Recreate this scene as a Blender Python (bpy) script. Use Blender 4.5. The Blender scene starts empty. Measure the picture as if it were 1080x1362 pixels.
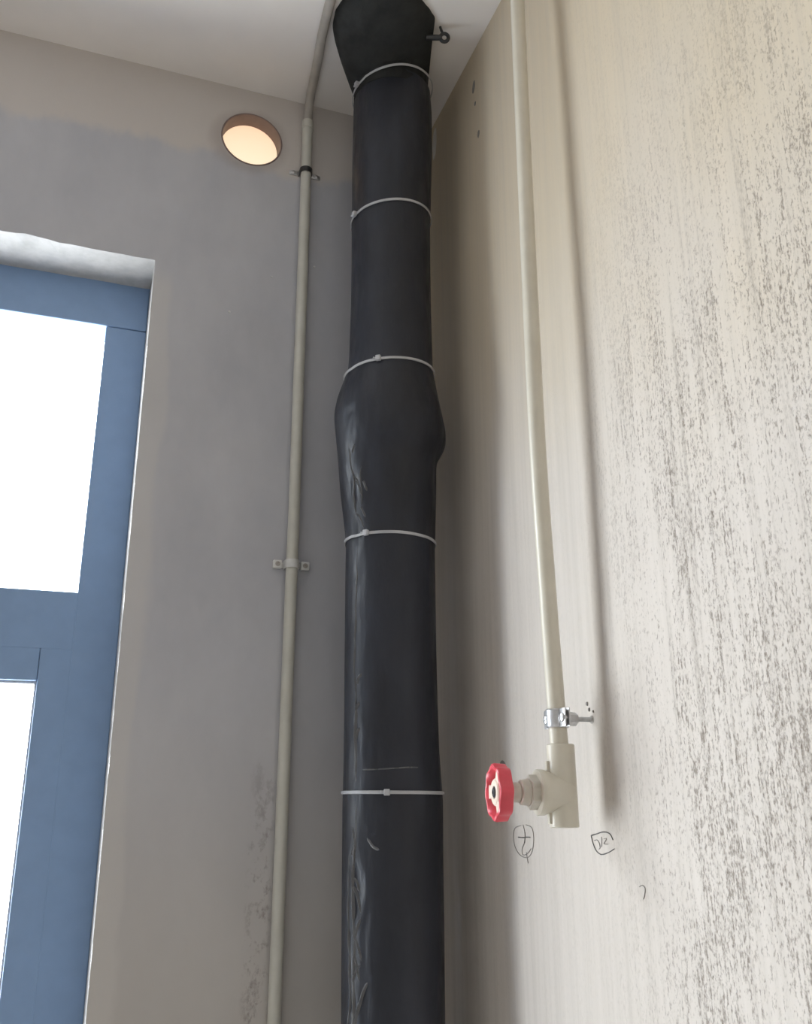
import bpy, bmesh, math, random
from mathutils import Vector, Matrix, noise
random.seed(4)
sc = bpy.context.scene
C = sc.collection
PI = math.pi

# ------------------------------------------------------------------ camera
F_PX = 1224.02
YAW, PITCH, ROLL = math.radians(19.506), math.radians(17.626), math.radians(-0.1964)
fw = Vector((math.sin(YAW)*math.cos(PITCH), math.cos(YAW)*math.cos(PITCH), math.sin(PITCH)))
rt0 = Vector((math.cos(YAW), -math.sin(YAW), 0))
up0 = rt0.cross(fw)
rt = rt0*math.cos(ROLL) + up0*math.sin(ROLL)
up = up0*math.cos(ROLL) - rt0*math.sin(ROLL)
cam_d = bpy.data.cameras.new('camera')
cam_d.sensor_fit = 'HORIZONTAL'; cam_d.sensor_width = 36.0
cam_d.lens = 36.0*F_PX/1080.0
cam_d.clip_start = 0.01
cam = bpy.data.objects.new('camera', cam_d); C.objects.link(cam)
m = Matrix(((rt.x, up.x, -fw.x, 0), (rt.y, up.y, -fw.y, 0), (rt.z, up.z, -fw.z, 1.5), (0, 0, 0, 1)))
cam.matrix_world = m
sc.camera = cam

# ------------------------------------------------------------------ room numbers (metres)
XR = 0.573       # right wall plane
YB = 1.4698      # back wall plane
H = 2.82         # ceiling
XL, YF = -2.3, -1.9
WX0, WX1 = -1.0, 0.0555      # window opening
WZ0, WZ1 = 0.45, 2.4113
YW = 1.5721      # face of the window frame

# ------------------------------------------------------------------ daylight and exposure
w = bpy.data.worlds.new('sky'); sc.world = w; w.use_nodes = True
bg = w.node_tree.nodes['Background']
bg.inputs['Color'].default_value = (0.93, 0.96, 1.0, 1)
bg.inputs['Strength'].default_value = 14.6
def portal(loc, rot, sx, sy):
    d = bpy.data.lights.new('portal', 'AREA'); d.shape = 'RECTANGLE'; d.size = sx; d.size_y = sy
    d.cycles.is_portal = True
    o = bpy.data.objects.new('window_portal', d); C.objects.link(o); o.location = loc; o.rotation_euler = rot
portal(((WX0+WX1)/2, 1.75, (WZ0+WZ1)/2), (-PI/2, 0, 0), WX1-WX0+.1, WZ1-WZ0+.1)
sc.view_settings.view_transform = 'Standard'
sc.view_settings.look = 'None'
sc.view_settings.gamma = 1.0
sc.view_settings.use_curve_mapping = False
sc.view_settings.exposure = 0.0
sc.cycles.max_bounces = 12
sc.cycles.diffuse_bounces = 8
sc.cycles.use_denoising = True

# ------------------------------------------------------------------ material helpers
class NT:
    def __init__(s, name):
        s.m = bpy.data.materials.new(name); s.m.use_nodes = True
        s.t = s.m.node_tree; s.b = s.t.nodes['Principled BSDF']
    def n(s, typ, **kw):
        x = s.t.nodes.new(typ)
        for k, v in kw.items(): setattr(x, k, v)
        return x
    def l(s, a, b): s.t.links.new(a, b)
    def coord(s, scale=(1, 1, 1), loc=(0, 0, 0)):
        tc = s.n('ShaderNodeTexCoord'); mp = s.n('ShaderNodeMapping')
        mp.inputs['Scale'].default_value = scale; mp.inputs['Location'].default_value = loc
        s.l(tc.outputs['Object'], mp.inputs['Vector']); return mp.outputs['Vector']
    def noise(s, vec, scale=1.0, detail=4, rough=.55):
        x = s.n('ShaderNodeTexNoise'); x.inputs['Scale'].default_value = scale
        x.inputs['Detail'].default_value = detail; x.inputs['Roughness'].default_value = rough
        s.l(vec, x.inputs['Vector']); return x.outputs['Fac']
    def ramp(s, v, a, b, lo=0.0, hi=1.0, smooth=False):
        x = s.n('ShaderNodeMapRange'); x.inputs['From Min'].default_value = a; x.inputs['From Max'].default_value = b
        x.inputs['To Min'].default_value = lo; x.inputs['To Max'].default_value = hi
        if smooth: x.interpolation_type = 'SMOOTHSTEP'
        s.l(v, x.inputs['Value']); return x.outputs['Result']
    def math(s, op, a, b=None):
        x = s.n('ShaderNodeMath', operation=op)
        for i, v in enumerate((a, b)):
            if v is None: continue
            if isinstance(v, (int, float)): x.inputs[i].default_value = v
            else: s.l(v, x.inputs[i])
        return x.outputs[0]
    def mix(s, fac, a, b):
        x = s.n('ShaderNodeMix', data_type='RGBA')
        for k, v in ((0, fac), (6, a), (7, b)):
            if isinstance(v, (int, float)): x.inputs[k].default_value = v
            elif isinstance(v, tuple): x.inputs[k].default_value = (*v, 1)
            else: s.l(v, x.inputs[k])
        return x.outputs[2]
    def color(s, v):
        if isinstance(v, tuple): s.b.inputs['Base Color'].default_value = (*v, 1)
        else: s.l(v, s.b.inputs['Base Color'])
    def bump(s, h, strength, dist):
        x = s.n('ShaderNodeBump'); x.inputs['Strength'].default_value = strength; x.inputs['Distance'].default_value = dist
        s.l(h, x.inputs['Height']); s.l(x.outputs['Normal'], s.b.inputs['Normal'])
    def xyz(s):
        tc = s.n('ShaderNodeTexCoord'); x = s.n('ShaderNodeSeparateXYZ'); s.l(tc.outputs['Object'], x.inputs[0]); return x.outputs
    def rough(s, r, spec=None, metal=None):
        s.b.inputs['Roughness'].default_value = r
        if spec is not None: s.b.inputs['Specular IOR Level'].default_value = spec
        if metal is not None: s.b.inputs['Metallic'].default_value = metal

def plain(name, col, r=.5, metal=0, spec=.5, var=.06, scale=30, bump=0.0):
    t = NT(name); f = t.noise(t.coord(), scale, 4)
    c2 = tuple(max(0, c*(1-var*2)) for c in col); c1 = tuple(min(1, c*(1+var)) for c in col)
    t.color(t.mix(t.ramp(f, .35, .65), c2, c1)); t.rough(r, spec, metal)
    if bump: t.bump(f, bump, .002)
    return t.m

# right wall: pale plaster, combed vertically, pitted
def mat_right():
    t = NT('combed_plaster'); X = t.xyz()
    st1 = t.noise(t.coord((1, 105, 2.2)), 1.0, 5, .62)
    st2 = t.noise(t.coord((1, 330, 10)), 1.0, 4, .65)
    spot = t.noise(t.coord((1, 400, 190)), 1.0, 3, .6)
    pit2 = t.noise(t.coord((1, 190, 105), (3, 7, 1)), 1.0, 4, .65)
    pit3 = t.noise(t.coord((1, 75, 30), (5, 2, 8)), 1.0, 6, .75)
    blot = t.noise(t.coord((1, 3, 2)), 1.0, 3)
    clump = t.noise(t.coord((1, 26, 5), (1, 9, 3)), 1.0, 4, .6)
    # the combing fades where the plaster was smoothed by the pipes and near the ceiling
    my = t.ramp(X[1], .78, .98, 1.0, 0.10, True)
    mz = t.ramp(t.math('ADD', X[2], t.math('MULTIPLY', X[1], .45)), 2.20, 2.75, 1.0, .22, True)
    mask = t.math('MULTIPLY', my, mz)
    bias = t.math('ADD', t.math('MULTIPLY', t.math('SUBTRACT', st2, .5), .55), t.math('MULTIPLY', t.math('SUBTRACT', clump, .5), .5))
    pd = t.ramp(t.math('ADD', spot, bias), .54, .72)
    pp = t.ramp(t.math('ADD', pit2, t.math('MULTIPLY', bias, .7)), .60, .74)
    sd = t.ramp(t.math('ADD', st1, t.math('MULTIPLY', t.math('SUBTRACT', spot, .5), .5)), .56, .74)
    p3 = t.ramp(pit3, .66, .78)
    dirt = t.math('MAXIMUM', t.math('MULTIPLY', pd, .72), t.math('MAXIMUM', t.math('MULTIPLY', sd, .42), t.math('MAXIMUM', t.math('MULTIPLY', pp, .85), t.math('MULTIPLY', p3, .75))))
    dirt = t.math('MULTIPLY', dirt, mask)
    base = t.mix(t.ramp(blot, .35, .65), (.63, .575, .525), (.685, .63, .58))
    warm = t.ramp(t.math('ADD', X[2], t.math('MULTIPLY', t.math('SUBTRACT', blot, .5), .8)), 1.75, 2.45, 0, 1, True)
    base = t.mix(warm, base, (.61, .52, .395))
    base = t.mix(t.ramp(st1, .35, .68, .0, .22), base, (.42, .385, .34))
    t.color(t.mix(dirt, base, (.185, .150, .122)))
    h = t.math('SUBTRACT', t.math('MULTIPLY', t.math('ADD', st1, st2), .35), t.math('MULTIPLY', t.math('ADD', pd, pp), .5))
    h = t.math('MULTIPLY', h, t.math('ADD', mask, .12))
    t.bump(h, .5, .0016); t.rough(.9, .2)
    return t.m

# back wall: trowelled grey cement, lighter strip under the ceiling and along the jamb
def mat_back():
    t = NT('grey_cement'); X = t.xyz()
    n1 = t.noise(t.coord((2.2, 1, 1.3)), 1.0, 5, .6)
    n2 = t.noise(t.coord((9, 1, 5)), 1.0, 5, .6)
    n3 = t.noise(t.coord((60, 1, 40)), 1.0, 5, .7)
    v = t.math('ADD', t.math('MULTIPLY', n1, .6), t.math('MULTIPLY', n2, .4))
    base = t.mix(t.ramp(v, .36, .64), (.415, .418, .455), (.53, .53, .56))
    low = t.ramp(X[2], 1.15, 1.75, 1.0, 0.0, True)
    base = t.mix(t.math('MULTIPLY', low, .6), base, (.49, .445, .385))
    edge = t.ramp(t.math('ADD', X[2], t.math('MULTIPLY', t.math('SUBTRACT', n2, .5), .10)), 2.640, 2.668, 0, 1, True)
    base = t.mix(t.math('MULTIPLY', edge, .8), base, (.60, .55, .51))
    # grey smear around the lamp and the upper left
    sm = t.n('ShaderNodeVectorMath', operation='DISTANCE'); sm.inputs[1].default_value = (.21, YB, 2.705)
    tc = t.n('ShaderNodeTexCoord'); t.l(tc.outputs['Object'], sm.inputs[0])
    ring = t.ramp(t.math('ADD', sm.outputs['Value'], t.math('MULTIPLY', n2, .04)), .078, .105, 1, 0, True)
    base = t.mix(t.math('MULTIPLY', ring, .5), base, (.36, .31, .29))
    # lighter plaster beside the window
    jamb = t.ramp(t.math('ADD', X[0], t.math('MULTIPLY', t.math('SUBTRACT', n2, .5), .07)), .082, .098, 1, 0, True)
    jz = t.ramp(X[2], 2.36, 2.40, 1, 0)
    base = t.mix(t.math('MULTIPLY', t.math('MULTIPLY', jamb, jz), .42), base, (.60, .575, .55))
    # pitted strip to the left of the conduit, low down
    px = t.math('MULTIPLY', t.ramp(X[0], .262, .278), t.ramp(X[0], .300, .308, 1, 0))
    px = t.math('MULTIPLY', px, t.ramp(X[2], 1.42, 1.62, 1, 0))
    spot = t.math('MULTIPLY', px, t.ramp(n3, .52, .66))
    base = t.mix(t.math('MULTIPLY', spot, .5), base, (.14, .095, .09))
    t.color(base)
    t.bump(t.math('SUBTRACT', t.math('MULTIPLY', t.math('ADD', n2, t.math('MULTIPLY', n3, .25)), .6), t.math('MULTIPLY', spot, .8)), .35, .003)
    t.rough(.75, .3)
    return t.m

def mat_wrap(name, col, rough=.42, k=1.0):
    t = NT(name)
    a = t.noise(t.coord((18, 18, 7)), 1.0, 5, .6)
    b = t.noise(t.coord((55, 55, 16), (2, 1, 4)), 1.0, 4, .6)
    t.color(t.mix(t.ramp(a, .35, .65), tuple(c*.75 for c in col), tuple(c*1.2 for c in col)))
    t.l(t.ramp(b, .35, .65, rough-.08, rough+.14), t.b.inputs['Roughness'])
    t.b.inputs['Specular IOR Level'].default_value = .4
    t.bump(t.math('ADD', a, t.math('MULTIPLY', b, .4)), .30*k, .006)
    return t.m

M = {}
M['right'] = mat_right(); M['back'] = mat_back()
M['ceil'] = plain('ceiling_paint', (.88, .84, .815), .9, spec=.2, var=.03, scale=3, bump=.05)
M['room'] = plain('room_plaster', (.70, .675, .64), .9, spec=.2, var=.04, scale=3)
M['floor'] = plain('floor_screed', (.64, .61, .57), .8, spec=.3, var=.08, scale=4)
M['reveal'] = plain('reveal_plaster', (.48, .465, .45), .85, spec=.2, var=.06, scale=40, bump=.5)
M['wrap'] = mat_wrap('black_film', (.0180, .0200, .0290))
M['hood'] = mat_wrap('black_cloth', (.019, .020, .020), .7, .6)
M['fold'] = mat_wrap('creased_film_glint', (.105, .106, .112), .26, .6)  # paler than the film: window glints on the folds put into the colour
M['tie'] = plain('white_nylon', (.45, .45, .47), .4)
M['conduit'] = plain('cream_conduit', (.56, .55, .50), .45, var=.03)
M['flex'] = plain('grey_conduit', (.40, .37, .34), .55)
M['clip'] = plain('white_clip', (.68, .68, .67), .45)
M['ppr'] = plain('ppr_plastic', (.64, .595, .50), .32, spec=.5, var=.02)
M['ppr2'] = plain('ppr_bonnet', (.52, .485, .42), .35)
M['red'] = plain('red_plastic', (.72, .075, .105), .3, spec=.6, var=.05)
M['cream'] = plain('cream_hub', (.78, .66, .55), .35)
M['steel'] = plain('zinc_steel', (.60, .60, .61), .38, metal=1.0, var=.08, scale=90)
M['dark'] = plain('dark_steel', (.07, .07, .075), .4, metal=.6)
M['frame'] = plain('blue_grey_aluminium', (.24, .36, .57), .42, spec=.35, var=.015)
M['seal'] = plain('glazing_bead', (.50, .51, .53), .5)
M['pencil'] = plain('pencil_graphite', (.10, .092, .086), .6)
M['pencil2'] = plain('pencil_faint', (.30, .275, .25), .6)
M['spot'] = plain('pit_and_shadow', (.22, .205, .19), .9)
M['dab'] = plain('plaster_dab', (.70, .675, .64), .9)
def glass():
    t = NT('window_glass'); t.t.nodes.remove(t.b)
    tr = t.n('ShaderNodeBsdfTransparent'); tr.inputs[0].default_value = (.96, .98, .98, 1)
    gl = t.n('ShaderNodeBsdfGlossy'); gl.inputs['Roughness'].default_value = .02
    lw = t.n('ShaderNodeLayerWeight'); fr = t.math('ADD', .04, t.math('MULTIPLY', t.math('POWER', lw.outputs['Facing'], 5), .96))
    mx = t.n('ShaderNodeMixShader'); t.l(fr, mx.inputs[0]); t.l(tr.outputs[0], mx.inputs[1]); t.l(gl.outputs[0], mx.inputs[2])
    t.l(mx.outputs[0], t.t.nodes['Material Output'].inputs['Surface']); return t.m
M['glass'] = glass()
def glow():
    t = NT('lamp_diffuser'); X = t.xyz()
    f = t.ramp(X[2], -.05, .05)
    t.color((.30, .28, .26))
    t.l(t.mix(f, (.97, .86, .60), (.96, .66, .43)), t.b.inputs['Emission Color'])
    t.b.inputs['Emission Strength'].default_value = 1.0
    return t.m
M['glow'] = glow()

# ------------------------------------------------------------------ object helpers
def link(name, bm, mat, parent=None, smooth=False, **props):
    bmesh.ops.recalc_face_normals(bm, faces=bm.faces)
    me = bpy.data.meshes.new(name); bm.to_mesh(me); bm.free()
    if smooth:
        for p in me.polygons: p.use_smooth = True
        try: me.set_sharp_from_angle(angle=math.radians(38))
        except Exception: pass
    me.materials.append(mat)
    o = bpy.data.objects.new(name, me); C.objects.link(o)
    if parent: o.parent = parent; o.matrix_parent_inverse = parent.matrix_world.inverted() if False else Matrix.Translation(-parent.location)
    for k, v in props.items(): o[k] = v
    return o
def thing(name, label, cat, loc, group=None):
    o = bpy.data.objects.new(name, None); C.objects.link(o); o.location = loc; o.empty_display_size = .05
    o['label'] = label; o['category'] = cat
    if group: o['group'] = group
    return o
def box(bm, a, b, bev=0.0, seg=2):
    a, b = Vector(a), Vector(b)
    r = bmesh.ops.create_cube(bm, size=1.0)
    for v in r['verts']:
        v.co = Vector(((a[i]+b[i])/2 + v.co[i]*(b[i]-a[i]) for i in range(3)))
    if bev:
        es = list({e for v in r['verts'] for e in v.link_edges})
        bmesh.ops.bevel(bm, geom=es, offset=bev, segments=seg, affect='EDGES', profile=.5)
def lathe(bm, prof, origin, axis='z', n=32, cap=True):
    """prof: (height, radius) pairs along the axis"""
    o = Vector(origin); rings = []
    ax = {'z': (Vector((1, 0, 0)), Vector((0, 1, 0)), Vector((0, 0, 1))),
          '-x': (Vector((0, 1, 0)), Vector((0, 0, 1)), Vector((-1, 0, 0))),
          'x': (Vector((0, 1, 0)), Vector((0, 0, 1)), Vector((1, 0, 0))),
          '-y': (Vector((1, 0, 0)), Vector((0, 0, 1)), Vector((0, -1, 0)))}[axis]
    for h, r in prof:
        rings.append([bm.verts.new(o + ax[2]*h + (ax[0]*math.cos(2*PI*k/n) + ax[1]*math.sin(2*PI*k/n))*(r(k/n*2*PI) if callable(r) else r)) for k in range(n)])
    for a, b in zip(rings, rings[1:]):
        for k in range(n): bm.faces.new((a[k], a[(k+1) % n], b[(k+1) % n], b[k]))
    if cap: bm.faces.new(rings[0][::-1]); bm.faces.new(rings[-1])
    return rings
def catmull(pts, n=8):
    P = [Vector(p) for p in pts]; P = [P[0]*2-P[1]] + P + [P[-1]*2-P[-2]]; out = []
    for i in range(1, len(P)-2):
        for k in range(n):
            t = k/n; a, b, c, d = P[i-1:i+3]
            out.append(.5*((2*b)+(c-a)*t+(2*a-5*b+4*c-d)*t*t+(3*b-a-3*c+d)*t**3))
    out.append(P[-2]); return out
def tube(bm, pts, rad, n=20, cap=True, rfun=None):
    rings = []; ref = None
    for i, p in enumerate(pts):
        p = Vector(p); a = Vector(pts[max(0, i-1)]); b = Vector(pts[min(len(pts)-1, i+1)]); t = (b-a).normalized()
        if ref is None: ref = t.orthogonal().normalized()
        ref = (ref - t*ref.dot(t)).normalized(); q = t.cross(ref)
        r = rfun(i) if rfun else rad
        rings.append([bm.verts.new(p + (ref*math.cos(2*PI*k/n)+q*math.sin(2*PI*k/n))*r) for k in range(n)])
    for a, b in zip(rings, rings[1:]):
        for k in range(n): bm.faces.new((a[k], a[(k+1) % n], b[(k+1) % n], b[k]))
    if cap: bm.faces.new(rings[0][::-1]); bm.faces.new(rings[-1])

# ------------------------------------------------------------------ room shell
def slab(name, a, b, mat):
    bm = bmesh.new(); box(bm, a, b); return link(name, bm, mat, kind='structure')
T = .2
slab('floor', (XL-T, YF-T, -T), (XR+T, YB+.35, 0), M['floor'])
slab('ceiling', (XL-T, YF-T, H), (XR+T, YB+.35, H+T), M['ceil'])
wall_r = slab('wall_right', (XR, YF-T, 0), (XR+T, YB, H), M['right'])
slab('wall_left', (XL-T, YF-T, 0), (XL, YB, H), M['room'])
slab('wall_rear', (XL, YF-T, 0), (XR, YF, H), M['room'])

# back wall with the window opening and the round lamp recess cut through its plaster face
LAMP = (.212, 2.7085); LR = .0560; LDEP = .030
def lintel_edge():
    pts = []; n = 60
    for i in range(n+1):
        x = WX0 + (WX1-WX0)*i/n
        k = 0 if i in (0, n) else 1
        j = noise.noise(Vector((x*60, 3.1, 0)))*.0035 + noise.noise(Vector((x*170, 1.7, 0)))*.0016
        if x < -.105: j += .004
        pts.append((x, WZ1 + j*k))
    return pts
LE = lintel_edge()
bm = bmesh.new()
def loop(pts, y):
    vs = [bm.verts.new((x, y, z)) for x, z in pts]
    es = [bm.edges.new((vs[i], vs[(i+1) % len(vs)])) for i in range(len(vs))]; return vs, es
outer, e1 = loop([(XL-T, 0), (XR+T, 0), (XR+T, H), (XL-T, H)], YB)
win, e2 = loop([(WX0, WZ0), (WX1, WZ0)] + LE[::-1], YB)
circ, e3 = loop([(LAMP[0]+LR*math.cos(2*PI*k/64), LAMP[1]+LR*math.sin(2*PI*k/64)) for k in range(64)], YB)
bmesh.ops.triangle_fill(bm, use_beauty=True, use_dissolve=False, edges=e1+e2+e3)
wb = link('wall_back', bm, M['back'], kind='structure')
# body of the wall behind its plaster face
YO = YB+.30
bm = bmesh.new()
box(bm, (WX1+.012, YB+.055, 0), (XR+T, YO, H)); box(bm, (XL-T, YB+.055, 0), (WX0-.012, YO, H))
box(bm, (WX0-.012, YB+.055, WZ1+.012), (WX1+.012, YO, H)); box(bm, (WX0-.012, YB+.055, 0), (WX1+.012, YO, WZ0-.012))
link('masonry', bm, M['room'], wb)
# plastered reveal of the opening
bm = bmesh.new()
def strip(front, back):
    a = [bm.verts.new(p) for p in front]; b = [bm.verts.new(p) for p in back]
    for i in range(len(a)-1): bm.faces.new((a[i], a[i+1], b[i+1], b[i]))
YR = YO+.001
ny = 9
def rough_pt(x, y, z):
    return (x, y, z + noise.noise(Vector((x*45, y*45, 2)))*.0014)
rows = [[(x, YB, z) for x, z in LE]]
for k in range(1, ny+1):
    y = YB + (YR-YB)*k/ny
    rows.append([rough_pt(x, y, WZ1 + (z-WZ1)*max(0, 1-k*.8)) for x, z in LE])
for a, b in zip(rows, rows[1:]): strip(a, b)
def jit(x, z): return noise.noise(Vector((x*3, 5, z*28)))*.00022
zs = [WZ0+(WZ1-WZ0)*i/80 for i in range(81)]
strip([(WX1+jit(1, z)*(0 < i < 80), YB, z) for i, z in enumerate(zs)], [(WX1, YR, z) for z in zs])
strip([(WX0, YB, z) for z in zs], [(WX0, YR, z) for z in zs])
strip([(WX0, YB, WZ0), (WX1, YB, WZ0)], [(WX0, YR, WZ0), (WX1, YR, WZ0)])
link('reveal', bm, M['reveal'], wb, label='pale rough plaster reveal of the window opening')

# small marks on the walls
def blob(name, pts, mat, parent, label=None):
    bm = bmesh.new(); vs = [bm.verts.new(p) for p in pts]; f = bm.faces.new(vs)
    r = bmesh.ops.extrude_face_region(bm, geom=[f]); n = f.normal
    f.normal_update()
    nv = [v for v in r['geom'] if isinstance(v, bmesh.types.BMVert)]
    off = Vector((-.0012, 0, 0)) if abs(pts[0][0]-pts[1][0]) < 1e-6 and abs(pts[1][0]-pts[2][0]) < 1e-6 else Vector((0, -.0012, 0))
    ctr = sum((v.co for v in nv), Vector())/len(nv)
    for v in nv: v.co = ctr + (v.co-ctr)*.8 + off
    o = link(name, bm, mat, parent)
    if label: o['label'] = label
def ell(cy, cz, ry, rz, tilt=0, n=14, seed=0):
    out = []
    for k in range(n):
        a = 2*PI*k/n; r = 1+.22*noise.noise(Vector((math.cos(a)*1.5+seed*7, math.sin(a)*1.5, seed)))
        u, v = math.cos(a)*ry*r, math.sin(a)*rz*r
        out.append((XR-.0002, cy+u*math.cos(tilt)-v*math.sin(tilt), cz+u*math.sin(tilt)+v*math.cos(tilt)))
    return out
for i, (cy, cz, ry, rz) in enumerate(((1.2405, 2.742, .0055, .012), (1.226, 2.628, .0035, .007), (1.236, 2.702, .003, .004))):
    blob('spot', ell(cy, cz, ry, rz, .3, seed=i), M['spot'], wall_r, 'dark chipped pit in the plaster near the ceiling')
blob('plaster_dab', ell(1.437, 2.772, .012, .035, .1, seed=5), M['dab'], wall_r, 'pale dab of plaster in the corner behind the black pipe')
for i, (x, z, r) in enumerate(((.1893, 2.334, .0022), (.3406, 2.457, .0022), (.262, 2.42, .0014))):
    n = 9
    blob('paint_fleck', [(x+r*math.cos(2*PI*k/n)*(1+.2*(k % 2)), YB-.0002, z+r*math.sin(2*PI*k/n)) for k in range(n)], M['clip'], wb, 'tiny white fleck on grey cement')
# screw hole scuffs beside the clamp rod
for i, (cy, cz, r) in enumerate(((.975, 1.613, .0022), (.971, 1.606, .0018), (.962, 1.603, .0012))):
    blob('spot', ell(cy, cz, r, r*1.3, 0, 8, seed=i+9), M['spot'], wall_r)
blob('spot', ell(1.215, 1.552, .010, .006, .2, seed=21), M['spot'], wall_r, 'small shadow behind the red handwheel, painted as a dark patch')  # no hole here: the wheel's small shadow laid on the wall as a patch

# pencilled marks, drawn on the plaster as flat strokes
def stroke(bm, pts, wd):
    P = catmull(pts, 6)
    prev = None
    for i, p in enumerate(P):
        a = P[max(0, i-1)]; b = P[min(len(P)-1, i+1)]; d = (b-a).normalized(); q = Vector((0, -d.z, d.y))
        ww = wd*(.75+.5*abs(noise.noise(p*90)))*.5
        cur = [bm.verts.new(p+q*ww), bm.verts.new(p+q*ww*.5+Vector((-.0006, 0, 0))), bm.verts.new(p-q*ww*.5+Vector((-.0006, 0, 0))), bm.verts.new(p-q*ww)]
        if prev:
            for j in range(3): bm.faces.new((prev[j], prev[j+1], cur[j+1], cur[j]))
        prev = cur
def mark(name, strokes, cy, cz, sy, sz, wd, mat, label):
    bm = bmesh.new()
    for s in strokes:      # s: (right, up) in mark units, seen from the room; right = towards the camera = -y
        stroke(bm, [(XR-.0003, cy - u*sy, cz + v*sz) for u, v in s], wd)
    link(name, bm, mat, wall_r, label=label)
PXY, PXZ = .00225, .00089
mark('pencil_mark', [[(-4, 21), (-13, 17), (-16, 5), (-14, -10), (-7, -21), (3, -23), (10, -14), (13, 4), (11, 18), (3, 22)],
                     [(-1, 22), (1, 10), (0, -2), (-4, -12), (-3, -20), (4, -17), (9, -10)],
                     [(2, -16), (3, -24), (4, -31)]], 1.1555, 1.4543, .00205, PXZ, .0012, M['pencil2'], 'faint pencilled oval on the wall below the red handwheel')
mark('pencil_mark', [[(-9, 4), (-2, 4), (4, 5), (9, 5)], [(1, 12), (1, 5), (0, -3)]], 1.1555, 1.4543, .00205, PXZ, .0017, M['pencil'], 'bold pencilled cross inside the faint oval')
mark('pencil_mark', [[(-15, 8), (-13, -1), (-9, -10), (-2, -14), (8, -11), (17, -6)], [(-15, 8), (-8, 10), (3, 13), (12, 11), (16, 4)]],
     .9615, 1.4582, .00150, PXZ, .0014, M['pencil'], 'pencilled oval on the wall beside the valve shadow')
mark('pencil_mark', [[(-11, 2), (-7, 3), (-4, 0), (-3, -6), (-5, -8)], [(0, 7), (0, 1), (-1, -5)], [(3, 5), (7, 5), (3, -1), (9, -1)]],
     .9615, 1.4582, .00150, PXZ, .0009, M['pencil2'], 'faint pencilled figures inside the oval beside the valve shadow')
mark('pencil_mark', [[(-3, 5), (1, 7), (4, 4), (3, -3), (1, -8)]], .888, 1.4130, .0015, PXZ, .0011, M['pencil2'], 'short hooked pencil stroke on the pitted plaster')

# ------------------------------------------------------------------ window
win_o = bpy.data.objects.new('window_1', None); C.objects.link(win_o); win_o.location = ((WX0+WX1)/2, YW, WZ0); win_o['kind'] = 'structure'
y0, y1 = YW, YW+.07
GX1 = -.0145; GZ1 = 2.3237; TR1, TR0 = 1.8335, 1.7385
GXL = WX0 + .07
XM = (GX1+GXL)/2
def bar(name, a, b, mat='frame', bev=.0022, parent=None, **k):
    bm = bmesh.new(); box(bm, a, b, bev); return link(name, bm, M[mat], parent or win_o, **k)
bar('frame_rail', (WX0, y0, GZ1), (WX1, y1, WZ1+.003))
bar('frame_rail', (WX0, y0, WZ0-.003), (WX1, y1, WZ0+.07))
bar('frame_stile', (GX1, y0+.0006, WZ0+.071), (WX1+.0005, y1, GZ1-.0008))
bar('frame_stile', (WX0-.0005, y0+.0006, WZ0+.071), (GXL, y1, GZ1-.0008))
bar('transom', (GXL-.002, y0+.0007, TR0), (GX1+.002, y1, TR1))
bar('glass_pane', (GXL-.003, y0+.03, TR1-.003), (GX1+.003, y0+.034, GZ1+.003), 'glass', 0)
# hinged lower sash
sash = bpy.data.objects.new('sash', None); C.objects.link(sash); sash.parent = win_o; sash.location = (0, 0, 0)
def sbar(name, a, b, mat='frame', bev=.002):
    bm = bmesh.new(); box(bm, a, b, bev); o = link(name, bm, M[mat]); o.parent = sash; o.matrix_parent_inverse = Matrix.Translation(-win_o.location); return o
SX1, SXL = -.061, GXL+.047
sbar('sash_stile', (SX1, y0+.001, WZ0+.069), (GX1+.002, y1-.004, TR0+.002))
sbar('sash_stile', (GXL-.002, y0+.001, WZ0+.069), (SXL, y1-.004, TR0+.002))
sbar('sash_rail', (SXL+.0005, y0+.0014, 1.688), (SX1-.0005, y1-.004, TR0+.002))
sbar('sash_rail', (SXL+.0005, y0+.0014, WZ0+.073), (SX1-.0005, y1-.004, WZ0+.12))
sbar('glazing_bead', (SX1-.0035, y0+.012, WZ0+.12), (SX1-.0003, y0+.028, 1.688), 'seal', .0006)
sbar('glazing_bead', (SXL, y0+.012, 1.684), (SX1-.004, y0+.028, 1.688), 'seal', .0006)
sbar('glass_pane', (SXL-.003, y0+.03, WZ0+.117), (SX1+.003, y0+.034, 1.691), 'glass', 0)

# ------------------------------------------------------------------ round wall lamp in its recess
lamp = thing('wall_lamp', 'round warm glowing lamp recessed in the grey wall under the ceiling', 'lamp', (LAMP[0], YB, LAMP[1]))
bm = bmesh.new()
n = 64
prof = [(-.004, LR+.0022), (.0006, LR+.0024), (.0012, LR+.0014), (.0008, LR-.0005), (-.004, LR-.0012), (-LDEP, LR-.0014)]
lathe(bm, prof, (LAMP[0], YB, LAMP[1]), '-y', n, cap=False)
link('housing', bm, plain('lamp_housing', (.23, .165, .15), .6), lamp, True, label='dull pinkish brown ring housing')
bm = bmesh.new()
lathe(bm, [(-LDEP+.0005, LR-.002), (-LDEP+.002, LR*.9), (-LDEP+.0034, LR*.7), (-LDEP+.0044, LR*.4), (-LDEP+.0048, .004)], (0, 0, 0), '-y', n)
d = link('diffuser', bm, M['glow'], None, True, label='warm white glowing disc'); d.parent = lamp

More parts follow.
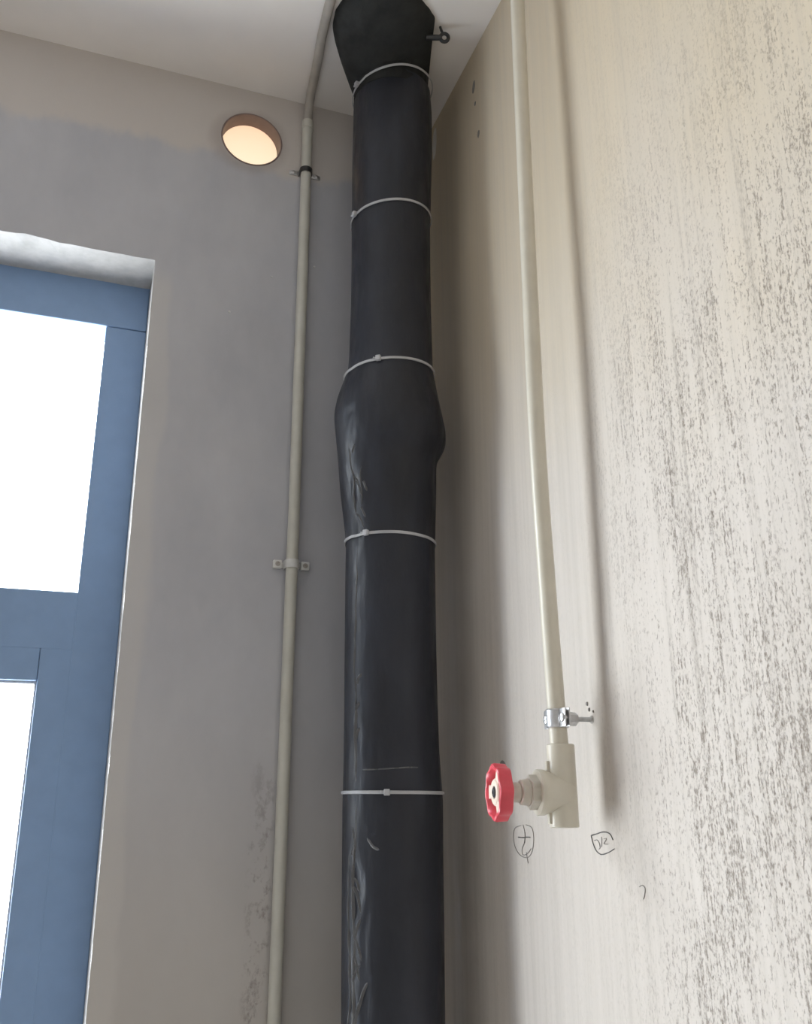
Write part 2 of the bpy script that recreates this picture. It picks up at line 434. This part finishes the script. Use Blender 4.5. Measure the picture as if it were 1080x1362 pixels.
# ------------------------------------------------------------------ black wrapped drain pipe
PC = Vector((.4475, 1.3265)); DD = Vector((.3196, .9475)); RT = Vector((.9475, -.3196))
PROF = [  # z, left, right half widths seen from the camera side
 (0, 0.0700, 0.0721), (1.218, 0.0690, 0.0715), (1.321, 0.0700, 0.0721), (1.419, 0.0712, 0.0717), (1.5, 0.0723, 0.0727), (1.516, 0.0721, 0.0721), (1.546, 0.0721, 0.0705), (1.574, 0.0720, 0.0688), (1.684, 0.0727, 0.0671), (1.859, 0.0743, 0.0659),
 (1.893, 0.0737, 0.0659), (1.921, 0.0762, 0.0667), (1.972, 0.0824, 0.0684), (2.015, 0.0875, 0.0695), (2.031, 0.0894, 0.0710), (2.051, 0.0922, 0.0849), (2.075, 0.0945, 0.0873), (2.106, 0.0968, 0.0813),
 (2.142, 0.0896, 0.0741), (2.183, 0.0757, 0.0674), (2.211, 0.0736, 0.0663), (2.327, 0.0721, 0.0651), (2.477, 0.0733, 0.0653), (2.509, 0.0733, 0.0669), (2.632, 0.0735, 0.0705), (2.72, 0.0733, 0.0708), (2.758, 0.0710, 0.0685)]
def prof_lr(z):
    q = [prof_raw(max(0, min(PROF[-1][0], z+k))) for k in (-.010, -.005, 0, .005, .010)]
    return sum(a for a, b in q)/5, sum(b for a, b in q)/5
def prof_raw(z):
    for (a, la, ra), (b, lb, rb) in zip(PROF, PROF[1:]):
        if a <= z <= b:
            t = (z-a)/(b-a)
            return la+(lb-la)*t, ra+(rb-ra)*t
    return PROF[-1][1:]
def wrap_r(phi, z, detail=True):
    """phi 0 faces the camera, positive to its right"""
    l, r = prof_lr(z); s = math.sin(phi)
    s2 = s*abs(s)**.35 if 2.015 < z < 2.097 else s
    rad = l*(1-s2)/2 + r*(1+s2)/2
    if detail:
        amp = 1.0 if z < 1.912 else (.9 if z < 2.179 else .55)
        u = Vector((math.cos(phi)*2.2, math.sin(phi)*2.2, z*3.2))
        rad += noise.noise(u)*.0013*amp
        leftness = math.exp(-((phi+.75)/.42)**2)
        u2 = Vector((phi*5.0, 4.0, z*14))
        rad += (abs(noise.noise(u2))*-.004 + .001)*leftness*(1.0 if (z < 1.623 or 1.871 < z < 2.097) else .35)
        if 1.881 < z < 2.179:
            k = math.sin((z-1.881)/0.2985*PI)
            rad += noise.noise(Vector((phi*2.6+z*3, 9.0, z*6)))*.004*k
    return rad
def wrap_pt(phi, z, off=0.0, detail=True):
    r = wrap_r(phi, z, detail)+off
    c = PC - DD*(math.cos(phi)*r) + RT*(math.sin(phi)*r)
    return Vector((c.x, c.y, z))
pipe = thing('wrapped_pipe', 'black film-wrapped vertical drain pipe standing in the corner, bound with white ties', 'pipe', (PC.x, PC.y, 0))
def sleeve(name, z0, z1, mat, grow=0.0, label=None, flare0=0.0, flare1=0.0, dz=.006, n=112):
    bm = bmesh.new(); rings = []; k = max(2, int((z1-z0)/dz))
    for i in range(k+1):
        t = i/k; z = z0+(z1-z0)*t
        g = grow + flare0*max(0, 1-t*k/3) + flare1*max(0, 1-(1-t)*k/3)
        rings.append([bm.verts.new(wrap_pt(-PI+2*PI*j/n, z, g)) for j in range(n)])
    for a, b in zip(rings, rings[1:]):
        for j in range(n): bm.faces.new((a[j], a[(j+1) % n], b[(j+1) % n], b[j]))
    bm.faces.new(rings[0][::-1]); bm.faces.new(rings[-1])
    o = link(name, bm, mat, pipe, True)
    if label: o['label'] = label
sleeve('wrap_sleeve', 0.0, 1.515, M['wrap'], .0003, 'glossy crinkled black film, lowest length', dz=.009)
sleeve('wrap_sleeve', 1.515, 1.891, M['wrap'], 0)
sleeve('coupling_cover', 1.891, 2.179, M['wrap'], .0006, 'bulging black film wrapped over a pipe joint')
sleeve('wrap_sleeve', 2.179, 2.478, M['wrap'], .0)
sleeve('wrap_sleeve', 2.478, 2.758, M['wrap'], .0002)
# gathered cloth hood flaring out forwards below the ceiling
HZ = 2.736
bm = bmesh.new(); rings = []; n = 128; K = 22
for i in range(K+1):
    t = i/K; z = HZ+(H-.0005-HZ)*t
    ring = []
    for j in range(n):
        phi = -PI+2*PI*j/n
        t0 = .44+.15*math.sin(phi); q = max(0, (t-t0)/(1-t0)); fl = math.sin(q*PI/2)**.9
        cen = PC - DD*(.100*fl) - RT*(.012*fl)
        base = wrap_r(phi, 2.74) + .0012 - .0012*math.exp(-((t-.29)/.08)**2)
        r = base + .0205*fl
        pl = (noise.noise(Vector((math.cos(phi)*2.1, math.sin(phi)*2.1, 2.0+t*.9)))*.008 + noise.noise(Vector((math.cos(phi)*6, math.sin(phi)*6, 6.0+t*1.5)))*.0022)*min(1, q*1.4)
        r += pl + .0006*math.sin(phi*23+math.sin(phi*5)*2)*math.exp(-((t-.29)/.12)**2)
        # the back of the hood stays on the pipe
        c = cen - DD*(math.cos(phi)*r) + RT*(math.sin(phi)*r*(.92 if math.sin(phi) > 0 else 1.0))
        ring.append(bm.verts.new((c.x, c.y, z)))
    rings.append(ring)
for a, b in zip(rings, rings[1:]):
    for j in range(n): bm.faces.new((a[j], a[(j+1) % n], b[(j+1) % n], b[j]))
bm.faces.new(rings[0][::-1]); bm.faces.new(rings[-1])
link('hood', bm, M['hood'], pipe, True, label='dull black gathered cloth flaring out below the ceiling')
# dark hanger ring by the ceiling on the right of the hood
bm = bmesh.new()
hc = PC - DD*.100 + RT*.0805
def hp(u, z, dpt=0): c = hc + RT*u - DD*dpt; return Vector((c.x, c.y, z))
tube(bm, [hp(-.022, 2.796), hp(-.010, 2.796), hp(.003, 2.796)], .0050, 10)
ringp = [hp(.0100+.0072*math.cos(a), 2.796+.0090*math.sin(a)) for a in [2*PI*k/24 for k in range(25)]]
tube(bm, ringp, .0032, 8)
tube(bm, [hp(.008, 2.803), hp(.005, 2.812), hp(.003, H)], .0024, 8)
link('hanger_ring', bm, M['dark'], pipe, True, label='small dark metal hanger ring beside the hood')
# lengthwise crumpled folds of the film on the left side
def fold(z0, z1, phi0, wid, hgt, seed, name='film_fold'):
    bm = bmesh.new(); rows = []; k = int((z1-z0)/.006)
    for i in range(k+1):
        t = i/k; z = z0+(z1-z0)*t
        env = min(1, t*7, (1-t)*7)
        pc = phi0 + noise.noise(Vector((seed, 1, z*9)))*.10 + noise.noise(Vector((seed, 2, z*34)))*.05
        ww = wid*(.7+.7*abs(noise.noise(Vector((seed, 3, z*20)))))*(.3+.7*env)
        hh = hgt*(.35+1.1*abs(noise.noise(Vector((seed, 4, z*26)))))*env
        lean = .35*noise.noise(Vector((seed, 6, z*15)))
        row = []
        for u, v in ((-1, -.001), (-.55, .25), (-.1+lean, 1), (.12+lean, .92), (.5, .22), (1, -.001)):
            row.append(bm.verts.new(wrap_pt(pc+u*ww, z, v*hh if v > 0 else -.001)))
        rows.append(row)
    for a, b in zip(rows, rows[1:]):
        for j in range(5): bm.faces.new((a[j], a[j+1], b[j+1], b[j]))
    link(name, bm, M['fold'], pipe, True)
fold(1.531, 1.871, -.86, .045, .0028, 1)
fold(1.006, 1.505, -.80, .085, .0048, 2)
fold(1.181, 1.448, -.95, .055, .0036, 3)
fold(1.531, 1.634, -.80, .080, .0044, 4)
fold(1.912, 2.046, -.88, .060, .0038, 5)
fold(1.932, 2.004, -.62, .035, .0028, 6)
# short slanting creases
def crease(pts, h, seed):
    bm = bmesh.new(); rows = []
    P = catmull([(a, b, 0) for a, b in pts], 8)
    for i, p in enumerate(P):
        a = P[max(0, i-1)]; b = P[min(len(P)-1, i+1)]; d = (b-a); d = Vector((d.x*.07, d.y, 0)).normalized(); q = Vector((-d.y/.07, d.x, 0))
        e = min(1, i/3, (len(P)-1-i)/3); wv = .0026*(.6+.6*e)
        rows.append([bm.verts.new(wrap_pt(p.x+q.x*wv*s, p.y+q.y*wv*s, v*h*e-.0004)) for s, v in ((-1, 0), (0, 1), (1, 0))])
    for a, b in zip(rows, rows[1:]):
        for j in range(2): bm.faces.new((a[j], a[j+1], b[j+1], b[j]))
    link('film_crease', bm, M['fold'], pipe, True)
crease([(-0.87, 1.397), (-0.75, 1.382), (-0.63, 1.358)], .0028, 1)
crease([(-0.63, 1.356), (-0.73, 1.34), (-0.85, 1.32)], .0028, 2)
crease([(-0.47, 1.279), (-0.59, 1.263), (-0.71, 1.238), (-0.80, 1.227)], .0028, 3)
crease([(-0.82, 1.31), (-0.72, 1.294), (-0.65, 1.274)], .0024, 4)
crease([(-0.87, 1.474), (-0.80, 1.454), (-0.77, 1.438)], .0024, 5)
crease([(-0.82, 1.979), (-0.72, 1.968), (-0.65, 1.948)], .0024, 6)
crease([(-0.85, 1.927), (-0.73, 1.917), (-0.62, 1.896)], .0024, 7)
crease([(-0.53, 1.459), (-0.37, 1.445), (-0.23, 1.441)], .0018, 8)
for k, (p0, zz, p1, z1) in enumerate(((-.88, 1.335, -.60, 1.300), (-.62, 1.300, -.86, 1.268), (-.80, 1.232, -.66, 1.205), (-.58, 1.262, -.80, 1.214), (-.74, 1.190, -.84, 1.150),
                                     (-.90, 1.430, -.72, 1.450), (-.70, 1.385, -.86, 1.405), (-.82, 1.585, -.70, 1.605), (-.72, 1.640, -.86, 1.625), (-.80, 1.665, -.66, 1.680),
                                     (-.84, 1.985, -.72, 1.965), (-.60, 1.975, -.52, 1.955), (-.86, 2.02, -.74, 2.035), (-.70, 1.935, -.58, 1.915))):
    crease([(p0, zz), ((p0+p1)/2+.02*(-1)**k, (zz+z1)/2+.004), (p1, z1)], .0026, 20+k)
# horizontal overlap edge of the film above the lowest tie
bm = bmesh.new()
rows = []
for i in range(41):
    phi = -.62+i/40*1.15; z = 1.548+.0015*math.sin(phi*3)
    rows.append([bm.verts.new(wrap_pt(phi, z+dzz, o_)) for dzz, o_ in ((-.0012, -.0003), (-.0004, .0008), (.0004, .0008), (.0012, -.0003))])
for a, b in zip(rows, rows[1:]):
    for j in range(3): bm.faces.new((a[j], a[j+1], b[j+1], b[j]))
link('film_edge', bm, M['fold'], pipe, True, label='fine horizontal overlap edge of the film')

# white cable ties
TIES = [(2.76, .015, -1.02, .0722, 'topmost white cable tie, bunching the black cloth hood under the ceiling'),
        (2.48, .008, -1.05, .0, 'second white cable tie from the top, on the smooth black pipe above the bulge'),
        (2.18, .005, -.30, .0, 'white cable tie just above the bulging joint of the black pipe'),
        (1.891, -.001, -.56, .0, 'white cable tie just below the bulging joint of the black pipe'),
        (1.516, -.0005, -.10, .0, 'lowest white cable tie, level with the red handwheel')]
for z, tilt, ph, fix, label in TIES:
    t = thing('cable_tie', label, 'cable tie', (PC.x, PC.y, z), 'white cable ties around the black pipe')
    bm = bmesh.new(); n = 96; rows = []
    def rr(phi, zz):
        if fix: return wrap_r(phi, 2.745)+.0018
        return max(wrap_r(phi, zz-.003), wrap_r(phi, zz), wrap_r(phi, zz+.003))
    for j in range(n):
        phi = -PI+2*PI*j/n; zz = z+tilt*math.sin(phi)
        r0 = rr(phi, zz)
        row = []
        for o_, h_ in ((.0014, -.0024), (.0027, -.0019), (.0027, .0019), (.0014, .0024)):
            c = PC - DD*(math.cos(phi)*(r0+o_)) + RT*(math.sin(phi)*(r0+o_)); row.append(bm.verts.new((c.x, c.y, zz+h_)))
        rows.append(row)
    for j in range(n):
        a, b = rows[j], rows[(j+1) % n]
        for k in range(4): bm.faces.new((a[k], a[(k+1) % 4], b[(k+1) % 4], b[k]))
    link('strap', bm, M['tie'], t, True)
    bm = bmesh.new(); box(bm, (-.0042, -.0040, -.0044), (.0042, .0028, .0044), .0014, 3)
    zz = z+tilt*math.sin(ph); r0 = rr(ph, zz)+.0042
    nrm = -DD*math.cos(ph)+RT*math.sin(ph); c = PC + nrm*r0
    ang = math.atan2(nrm.y, nrm.x)+PI/2
    bmesh.ops.transform(bm, matrix=Matrix.Translation((c.x, c.y, zz)) @ Matrix.Rotation(ang, 4, 'Z'), verts=bm.verts)
    # trimmed tail end out of the head
    tan = Vector((-nrm.y, nrm.x)); p0 = c - tan*.004; p1 = c - tan*.0085 + nrm*.0015
    tube(bm, [(p0.x, p0.y, zz), (p1.x, p1.y, zz+.001)], .0017, 8)
    link('head', bm, M['tie'], t, True)

# ------------------------------------------------------------------ conduit on the back wall
CX, CY, CR = .3150, YB-.0125, .0098
con = thing('conduit', 'thin cream electrical conduit running up the grey back wall to the ceiling', 'conduit', (CX, CY, 0))
bm = bmesh.new()
P = [(.3105+(.0055)*min(1, k/40), CY, 0+k*.0345) for k in range(80)]
P = [(.3085+.0070*min(1, p[2]/1.9) if p[2] < 1.9 else .3155+.0005, CY, p[2]) for p in P if p[2] < 2.755]
tube(bm, P + [(.316, CY, 2.765)], CR, 24)
link('tube', bm, M['conduit'], con, True)
bm = bmesh.new()
bend = [(.316, CY, 2.758), (.316, CY-.001, 2.775), (.3155, CY-.006, 2.790), (.3145, CY-.018, 2.8015), (.3125, CY-.036, 2.8085), (.311, CY-.06, 2.8105), (.305, 1.335, 2.8110), (.2992, 1.288, 2.8112), (.2936, 1.204, 2.8112), (.287, 1.05, 2.8112), (.28, .8, 2.8112), (.27, .4, 2.8112)]
tube(bm, catmull(bend, 6), .0086, 20)
link('ceiling_bend', bm, M['flex'], con, True, label='greyer bend turning along the ceiling')
bm = bmesh.new()
lathe(bm, [(0, .0098), (.0005, .0112), (.018, .0112), (.0185, .0098)], (.316, CY, 2.750), 'z', 24)
link('coupler', bm, M['conduit'], con, True)

def saddle(z, metal, label):
    t = thing('pipe_saddle', label, 'pipe clip', (.3155, YB, z), 'saddles holding the cream conduit')
    cx = .3155 if z < 2.3 else .316
    if z < 2.3: cx = .3155
    r = CR+.0006; th = .0016; hw = .0050 if metal else .0070
    bm = bmesh.new(); rows = []
    prof = []
    for k in range(17):
        a = PI*k/16; prof.append((math.cos(a), math.sin(a)))
    for c_, s_ in prof:
        row = []
        for rr_, h_ in ((r, -hw), (r+th, -hw), (r+th, hw), (r, hw)):
            row.append(bm.verts.new((cx+c_*rr_, CY-s_*rr_, z+h_)))
        rows.append(row)
    for sgn, row0 in ((1, rows[0]), (-1, rows[-1])):
        pass
    for a, b in zip(rows, rows[1:]):
        for k in range(4): bm.faces.new((a[k], a[(k+1) % 4], b[(k+1) % 4], b[k]))
    bm.faces.new(rows[0]); bm.faces.new(rows[-1][::-1])
    for s in (1, -1):
        x0, x1 = sorted((cx+s*(r), cx+s*(r+th)))
        box(bm, (x0, CY-.0005, z-hw), (x1, YB, z+hw))
    link('strap', bm, M['dark'] if metal else M['clip'], t, True, label='dark strap over the conduit' if metal else 'pale strap over the conduit')
    for s in (1, -1):
        bm = bmesh.new()
        ex = cx + s*(.0225 if metal else .0232)
        if metal:
            x0, x1 = sorted((cx+s*r, ex+s*.0075)); box(bm, (x0, YB-.0032, z-.0048), (x1, YB, z+.0048), .0012)
        else:
            box(bm, (ex-.0072, YB-.010, z-.0070), (ex+.0072, YB, z+.0070), .0016)
            x0, x1 = sorted((cx+s*r, ex)); box(bm, (x0, YB-.0025, z-.0045), (x1, YB, z+.0045), .0006)
        e = link('ear', bm, M['steel'] if metal else M['clip'], t, True)
        bm = bmesh.new(); yy = YB-(.0032 if metal else .010)
        lathe(bm, [(0, .0042), (.0010, .0042), (.0020, .0030), (.0021, .0014), (.0010, .0012)], (ex, yy, z), '-y', 16)
        link('screw', bm, M['steel'] if metal else M['flex'], t, True)
saddle(2.653, True, 'metal saddle clip on the conduit right of the glowing lamp')
saddle(1.8795, False, 'white plastic saddle clip with two square screw blocks halfway up the conduit')

# ------------------------------------------------------------------ water pipe, clamp and valve on the right wall
PYY = .9672
wp = thing('water_pipe', 'thin cream plastic water pipe running down the right wall to the valve', 'pipe', (.527, PYY, 1.5))
bm = bmesh.new()
wpts = catmull([(.524, PYY, H), (.523, PYY, 2.65), (.5208, PYY, 2.306), (.5196, PYY, 1.95), (.5232, PYY, 1.75), (.5272, PYY, 1.60), (.5292, PYY, 1.545)], 10)
tube(bm, wpts, .0105, 28)
link('tube', bm, M['ppr'], wp, True)

VX = .5297; VZ = 1.5125
valve = thing('stop_valve', 'cream plastic stop valve with a red handwheel at the foot of the water pipe', 'valve', (VX, PYY, 1.475))
bm = bmesh.new()
lathe(bm, [(1.4745, .0150), (1.4757, .0164), (1.5640, .0160), (1.5652, .0148)], (VX, PYY, 0), 'z', 36)
# round belly flowing into the flange of the side outlet
pr = []
for k in range(0, 13):
    a = k/12
    pr.append((-.0165+a*.0385, .0205*math.sqrt(max(0, 1-((a-.62)/.62)**2)) if a < .62 else .0205+(.0240-.0205)*((a-.62)/.38)**1.5))
pr[0] = (-.0165, .002)
pr += [(.0235, .0250), (.0300, .0252), (.0310, .0245), (.0312, .0180)]
lathe(bm, pr, (VX, PYY, VZ), '-x', 40)
# little webs above and below the belly
for s in (1, -1):
    z0, z1 = sorted((VZ+s*.018, VZ+s*.034))
    box(bm, (VX-.019, PYY-.0035, z0), (VX-.012, PYY+.0035, z1), .0012)
link('body', bm, M['ppr'], valve, True)
bm = bmesh.new()
hexr = lambda a: .0178/ max(.001, math.cos(((a+PI/6) % (PI/3))-PI/6))*.93
lathe(bm, [(.0305, .0172), (.0312, hexr), (.0400, hexr), (.0408, .0160)], (VX, PYY, VZ), '-x', 48)
link('hex_nut', bm, M['ppr2'], valve, True)
bm = bmesh.new()
lathe(bm, [(.0400, .0120), (.0408, .0146), (.0425, .0150), (.0440, .0140), (.0500, .0138), (.0512, .0122), (.0516, .0100), (.0522, .0100), (.0526, .0112), (.0680, .0106)], (VX, PYY, VZ), '-x', 36)
link('bonnet', bm, M['ppr2'], valve, True)
# red lobed handwheel
def lob(base, amp): return lambda a: base + amp*.62*math.cos(8*a + .5)
N = 112
HX = .0665
wheel = bpy.data.objects.new('handwheel', None); C.objects.link(wheel); wheel.parent = valve
wheel.location = Vector((VX-HX, PYY, VZ)) - valve.location
def wl(name, bm, mat, **k):
    o = link(name, bm, mat, None, True, **k); o.parent = wheel; o.matrix_parent_inverse = Matrix.Translation(-(valve.location+wheel.location)); return o
bm = bmesh.new()
rim = [(.000, lob(.0275, .0018)), (.0008, lob(.0296, .0020)), (.0130, lob(.0302, .0023)), (.0155, lob(.0294, .0022)), (.0165, lob(.0278, .0019)),
       (.0158, lob(.0262, .0014)), (.0130, .0246), (.0110, .0236), (.0075, .0234), (.0030, .0240), (.000, lob(.0262, .0012))]
R = lathe(bm, rim, (VX-HX, PYY, VZ), '-x', N, cap=False)
for k in range(N): bm.faces.new((R[-1][k], R[-1][(k+1) % N], R[0][(k+1) % N], R[0][k]))
wl('rim', bm, M['red'])
for k in range(3):
    bm = bmesh.new()
    a = 2*PI*k/3 + .55
    box(bm, (-.0135, -.0062, .008), (-.0075, .0062, .0250), .0014)
    for v in bm.verts: v.co.y *= (.8 + .55*max(0, (v.co.z-.008)/.017))
    bmesh.ops.transform(bm, matrix=Matrix.Translation((VX-HX, PYY, VZ)) @ Matrix.Rotation(a, 4, 'X'), verts=bm.verts)
    wl('spoke', bm, M['cream'])
bm = bmesh.new()
lathe(bm, [(-.004, .0085), (.0020, .0095), (.0090, .0148), (.0130, .0148), (.0144, .0134), (.0144, .0070), (.0120, .0064)], (VX-HX, PYY, VZ), '-x', 36)
wl('hub', bm, M['cream'], label='cream hub in the middle of the red wheel')
bm = bmesh.new()
lathe(bm, [(.0110, .0060), (.0142, .0058), (.0156, .0046), (.0158, .0022), (.0146, .0016)], (VX-HX, PYY, VZ), '-x', 20)
wl('screw', bm, M['dark'], label='dark screw head')

# the side outlet is screwed in turned a little towards the corner
rot = Matrix.Translation((VX, PYY, 0)) @ Matrix.Rotation(math.radians(-8), 4, 'Z') @ Matrix.Translation((-VX, -PYY, 0))
for o in valve.children_recursive:
    if o.type == 'MESH': o.data.transform(rot)

# steel pipe clamp on its threaded rod
KX, KZ = .5274, 1.594
clamp = thing('pipe_clamp', 'steel clamp with a threaded rod holding the water pipe above the valve', 'pipe clamp', (KX, PYY, KZ))
bm = bmesh.new(); n = 48; hw = .0105
lathe(bm, [(-hw, .0108), (-hw, .0124), (-hw+.0012, .0134), (-hw+.0030, .0126), (hw-.0030, .0126), (hw-.0012, .0134), (hw, .0124), (hw, .0108)], (KX, PYY, KZ), 'z', n, cap=False)
link('band', bm, M['steel'], clamp, True)
for s in (-1, 1):
    bm = bmesh.new()
    ya, yb = sorted((PYY+s*.0125, PYY+s*.0255))
    box(bm, (KX-.0038, ya, KZ-hw), (KX-.0020, yb, KZ+hw), .0007)
    box(bm, (KX+.0014, ya, KZ-hw), (KX+.0032, yb, KZ+hw), .0007)
    link('ear', bm, M['steel'], clamp, True)
    bm = bmesh.new()
    lathe(bm, [(-.0060, .0026), (.0036, .0026), (.0038, .0052), (.0058, .0046), (.0066, .0028), (.0058, .0020)], (KX, PYY+s*.0195, KZ), '-x', 20)
    link('screw', bm, M['steel'], clamp, True)
bm = bmesh.new()
hx = lambda a: .0068/math.cos(((a+PI/6) % (PI/3))-PI/6)
lathe(bm, [(.0128, hx), (.0240, hx)], (KX, PYY, KZ), 'x', 48)
link('rod_nut', bm, M['steel'], clamp, True)
bm = bmesh.new()
pr = [(.020, .0030)]
L_ = XR-KX
for k in range(30):
    h = .0205+(L_-.0205)*k/29; pr.append((h, .0030 if k % 2 else .0025))
lathe(bm, pr, (KX, PYY, KZ), 'x', 14)
link('threaded_rod', bm, M['steel'], clamp, True)
bm = bmesh.new()
lathe(bm, [(L_-.0012, .0036), (L_-.0004, .0048), (L_, .0048)], (KX, PYY, KZ), 'x', 16)
link('wall_plug', bm, M['flex'], clamp, True)
